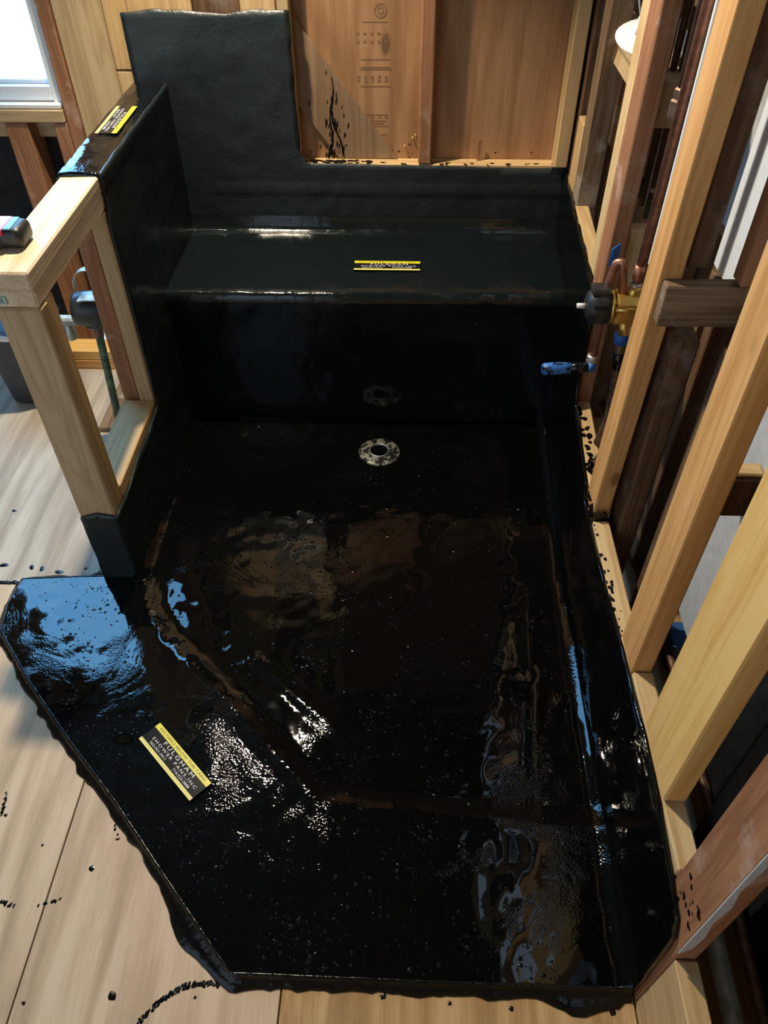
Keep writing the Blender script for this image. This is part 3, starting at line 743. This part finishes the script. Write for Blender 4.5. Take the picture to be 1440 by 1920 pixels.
def band(name, pts, w, t, mat, parent):
    bm = bmesh.new(); prev = None
    for i, p in enumerate(pts):
        p = Vector(p); tn = (Vector(pts[min(i+1, len(pts)-1)])-Vector(pts[max(i-1, 0)])).normalized(); n = Vector((0, 1, 0)).cross(tn).normalized()
        ring = [bm.verts.new(p+Vector((0, s*w/2, 0))+n*q*t/2) for s, q in ((-1, -1), (1, -1), (1, 1), (-1, 1))]
        if prev:
            for k in range(4): bm.faces.new((prev[k], prev[(k+1) % 4], ring[(k+1) % 4], ring[k]))
        else: bm.faces.new(ring)
        prev = ring
    bm.faces.new(prev); return link(name, mesh_from(bm, name, False), mat, parent)
band('strap', [(-.873+.042*math.cos(a), 1.895, .548+.050*math.sin(a)) for a in [math.radians(190-k*10) for k in range(13)]], .022, .002, 'steel', tv)
band('bracket', [(-.90, 1.87, .528), (-.88, 1.87, .531), (-.85, 1.87, .531), (-.834, 1.87, .526), (-.828, 1.87, .510)], .05, .003, 'steel', tv)
band('bracket', [(-.846, 1.86, .465), (-.850, 1.86, .430)], .03, .003, 'steel', tv)
# loose boards on the floor behind
o = lumber('floor_board', (-1.50, -.86), (2.287, 2.370), (.0005, .0375), 'orange', None); tag(o, 'lower of two stacked boards lying on the floor by the back wall', 'board', 'stacked boards by the back wall')
o = lumber('floor_board', (-1.48, -.86), (2.288, 2.369), (.0385, .0755), 'yellow', None); tag(o, 'upper of two stacked boards lying on the floor by the back wall', 'board', 'stacked boards by the back wall')
o = lumber('wood_scrap', (-1.005, -.945), (1.93, 2.24), (.0005, .019), 'oldgrey', None); tag(o, 'narrow dusty wood strip on the floor beside the tub filler pipe', 'board')

# ================================================================== SMALL THINGS
tm = empty('tape_measure', (-.79, 1.425, .8985), 'black tape measure with pink label and chrome clip on the knee wall cap', 'tape measure')
def rbox(name, x, y, z, mat, parent, r=.01, seg=3):
    bm = bmesh.new(); bmesh.ops.create_cube(bm, size=1); bmesh.ops.scale(bm, vec=(x[1]-x[0], y[1]-y[0], z[1]-z[0]), verts=bm.verts)
    bmesh.ops.bevel(bm, geom=bm.edges[:], offset=r, segments=seg, affect='EDGES', profile=.5)
    return link(name, mesh_from(bm, name, True), mat, parent, ((x[0]+x[1])/2, (y[0]+y[1])/2, (z[0]+z[1])/2))
rbox('body', (-.840, -.752), (1.398, 1.462), (.8985, .9385), 'blackplastic', tm, .012)
rbox('top_label', (-.850, -.785), (1.400, 1.459), (.9365, .9405), 'pink', tm, .0018, 2)
rbox('side_label', (-.846, -.785), (1.3955, 1.399), (.928, .937), 'redplastic', tm, .001, 1)
rbox('blue_stripe', (-.7845, -.770), (1.402, 1.457), (.9370, .9402), 'sky', tm, .0015, 2)
rbox('clip', (-.835, -.797), (1.385, 1.400), (.910, .916), 'chrome', tm, .002, 1)
tube('hook', [(-.812, 1.383, .9125), (-.812, 1.380, .9005)], .007, 'chrome', tm, 10)
bn = empty('waste_bin', (-1.262, 2.15, 0), 'black waste bin with a blue liner behind the post at the left edge', 'bin')
BS = .80
def bin_shell():
    bm = bmesh.new(); prof = [(BS*r, z) for r, z in [(.0, .004), (.095, .002), (.105, .010), (.118, .15), (.131, .285), (.134, .288), (.128, .288), (.10, .03), (0, .03)]]
    rings = []
    for r, z in prof:
        rings.append([bm.verts.new((1.15*r*math.copysign(abs(math.cos(a))**.6, math.cos(a)), r*math.copysign(abs(math.sin(a))**.6, math.sin(a)), z)) for a in [2*math.pi*k/32 for k in range(32)]])
    for a, b in zip(rings, rings[1:]):
        for k in range(32): bm.faces.new((a[k], a[(k+1) % 32], b[(k+1) % 32], b[k]))
    bmesh.ops.remove_doubles(bm, verts=bm.verts, dist=.0002)
    return mesh_from(bm, 'bin_body', True)
link('bin_body', bin_shell(), 'bin', bn, (-1.262, 2.150, 0))
lathe('rim_band', [(.112, .272), (.117, .274), (.117, .292), (.112, .294)], 'white', bn, (-1.262, 2.150, 0), None, 32)
bmb = bmesh.new(); prevr = None
for j in range(9):
    ring = []
    for k in range(36):
        a = 2*math.pi*k/36; r = (.140, .150, .152, .148, .140, .128,   .118, .122, .128)[j]*.84*(1+.05*pn(math.cos(a), math.sin(a), j*.4, 4))
        ring.append(bmb.verts.new((r*math.cos(a), r*math.sin(a), .296+j*.010+.008*pn(math.cos(a), math.sin(a), 2+j*.2, 3))))
    if prevr:
        for k in range(36): bmb.faces.new((prevr[k], prevr[(k+1) % 36], ring[(k+1) % 36], ring[k]))
    prevr = ring
link('liner', mesh_from(bmb, 'liner', True), 'blue', bn, (-1.262, 2.150, 0))

# tar splashes, scuffs and drips: uncountable, one object per surface
def blob(bm, c, r, h, nrm='z', el=1.0, rot=0, n=9):
    top = []; cx = bm.verts.new((0, 0, 0)); ring = []; 
    for k in range(n):
        a = 2*math.pi*k/n; q = r*(.7+.5*random.random()); u = q*math.cos(a)*el; v = q*math.sin(a)
        u, v = u*math.cos(rot)-v*math.sin(rot), u*math.sin(rot)+v*math.cos(rot)
        p = {'z': (c[0]+u, c[1]+v, c[2]), 'y': (c[0]+u, c[1], c[2]+v), 'x': (c[0], c[1]+u, c[2]+v)}[nrm]
        ring.append(bm.verts.new(p))
    cx.co = Vector(c)+{'z': Vector((0, 0, h)), 'y': Vector((0, -h, 0)), 'x': Vector((-h, 0, 0))}[nrm]
    for k in range(n): bm.faces.new((cx, ring[k], ring[(k+1) % n]))
fs = bmesh.new()
for c, r in (((-.511, .337), .008), ((-.615, .558), .0065), ((-.667, .322), .004), ((-.83, .66), .004), ((-.451, .592), .004), ((.10, .345), .004), ((.21, .340), .0045), ((.33, .335), .005), ((.39, .340), .006), ((-.02, .352), .006), ((-.73, .60), .003), ((-.36, .34), .003)):
    blob(fs, (c[0], c[1], .0004), r, .0012, 'z', 1.0, 0)
for c in ((-1.02, 1.345), (-.99, 1.34), (-.94, 1.33), (-.87, 1.345), (-.83, 1.332), (-.905, 1.31), (-1.10, 1.35), (-1.15, 1.56), (-.93, 1.62)): blob(fs, (c[0], c[1], .0004), random.uniform(.003, .008), .001, 'z', 1.8, random.random()*3)
for i in range(46):   # seam caulked with tar between the sheets
    blob(fs, (-1.16+i*.008, 1.288+random.uniform(-.002, .002), .0004), random.uniform(.004, .008), .0015, 'z', 1.3)
def smear(pts, w, n):
    for a, b in zip(pts, pts[1:]):
        k = max(2, int(math.hypot(b[0]-a[0], b[1]-a[1])/.0035))
        for j in range(k):
            t = j/k
            for q in range(n):
                if random.random() < .72: blob(fs, (a[0]+t*(b[0]-a[0])+random.uniform(-w, w), a[1]+t*(b[1]-a[1])+random.uniform(-w, w), .0003), random.uniform(.0012, .003), .0004, 'z', 1.7, 1.2, 6)
smear([(-.452, .298), (-.430, .325), (-.405, .345), (-.384, .356), (-.35, .362), (-.318, .361)], .0035, 5)
smear([(-.776, .490), (-.745, .482)], .003, 2); smear([(-.70, .485), (-.655, .497)], .002, 1); smear([(-.847, .71), (-.838, .655)], .002, 2); smear([(-.60, .66), (-.575, .61)], .003, 1)
sf = link('floor_tar_spots', mesh_from(fs, 'floor_tar_spots'), 'tardrip'); tag(sf, 'black tar spots and brush scuffs on the plywood floor', 'tar spots', None, 'stuff')
ws_ = bmesh.new()
for i in range(70):
    x = -.235+random.gauss(0, .022); z = .69+abs(random.gauss(0, .10)); 
    if z < .95 and i < 40: blob(ws_, (x, 2.4555, z), random.uniform(.005, .013), .0012, 'y', .22, random.uniform(-.25, .1), 7)
for i in range(60):
    t = i/59; blob(ws_, (-.236+.006*math.sin(t*9)+.03*(1-t)**3*(1 if i % 2 else -.6), 2.4555, .69+t*.22), random.uniform(.006, .014)*(1.2-t*.7), .0015, 'y', .3, .1, 7)
for i in range(12): blob(ws_, (random.uniform(-.32, .43), 2.4555 if i % 3 else 2.467, .69+abs(random.gauss(0, .02))), random.uniform(.0015, .004), .001, 'y')
for i in range(60):
    x = random.uniform(-.33, -.12); blob(ws_, (x, random.uniform(2.421, 2.445), .6827), random.uniform(.003, .008), .0012, 'z', 1.3)
for i in range(24): blob(ws_, (random.uniform(-.12, .44), random.uniform(2.419, 2.430), .6827), random.uniform(.002, .005), .001, 'z', 1.6)
s2 = link('wall_tar_splashes', mesh_from(ws_, 'wall_tar_splashes'), 'tardrip'); tag(s2, 'black tar drips splashed on the plywood above the bench', 'tar drips', None, 'stuff')
bs = bmesh.new()
for i in range(34):
    y = random.uniform(1.32, 1.62); blob(bs, (wx(y)+random.uniform(.0, .012)**1.0+abs(random.gauss(0, .008)), y, .3724), random.uniform(.005, .011), .001, 'z', .8)
for i in range(26):
    y = random.uniform(.91, 1.23); blob(bs, (.434+abs(random.gauss(0, .005)), y, .3404), random.uniform(.002, .006), .001, 'z', .7)
for i in range(26):
    blob(bs, (.4335, random.uniform(.37, .44), random.uniform(.30, .42)), random.uniform(.002, .006), .001, 'x')
for i in range(24):
    blob(bs, (.4335, random.uniform(1.24, 1.312), random.uniform(.33, .36)), random.uniform(.004, .010), .001, 'x')
for i in range(14): blob(bs, (random.uniform(.436, .468), 1.2355, random.uniform(.335, .365)), random.uniform(.004, .009), .001, 'y')
s3 = link('blocking_tar_spots', mesh_from(bs, 'blocking_tar_spots'), 'tardrip'); tag(s3, 'black tar spots along the blocking of the right wall', 'tar spots', None, 'stuff')
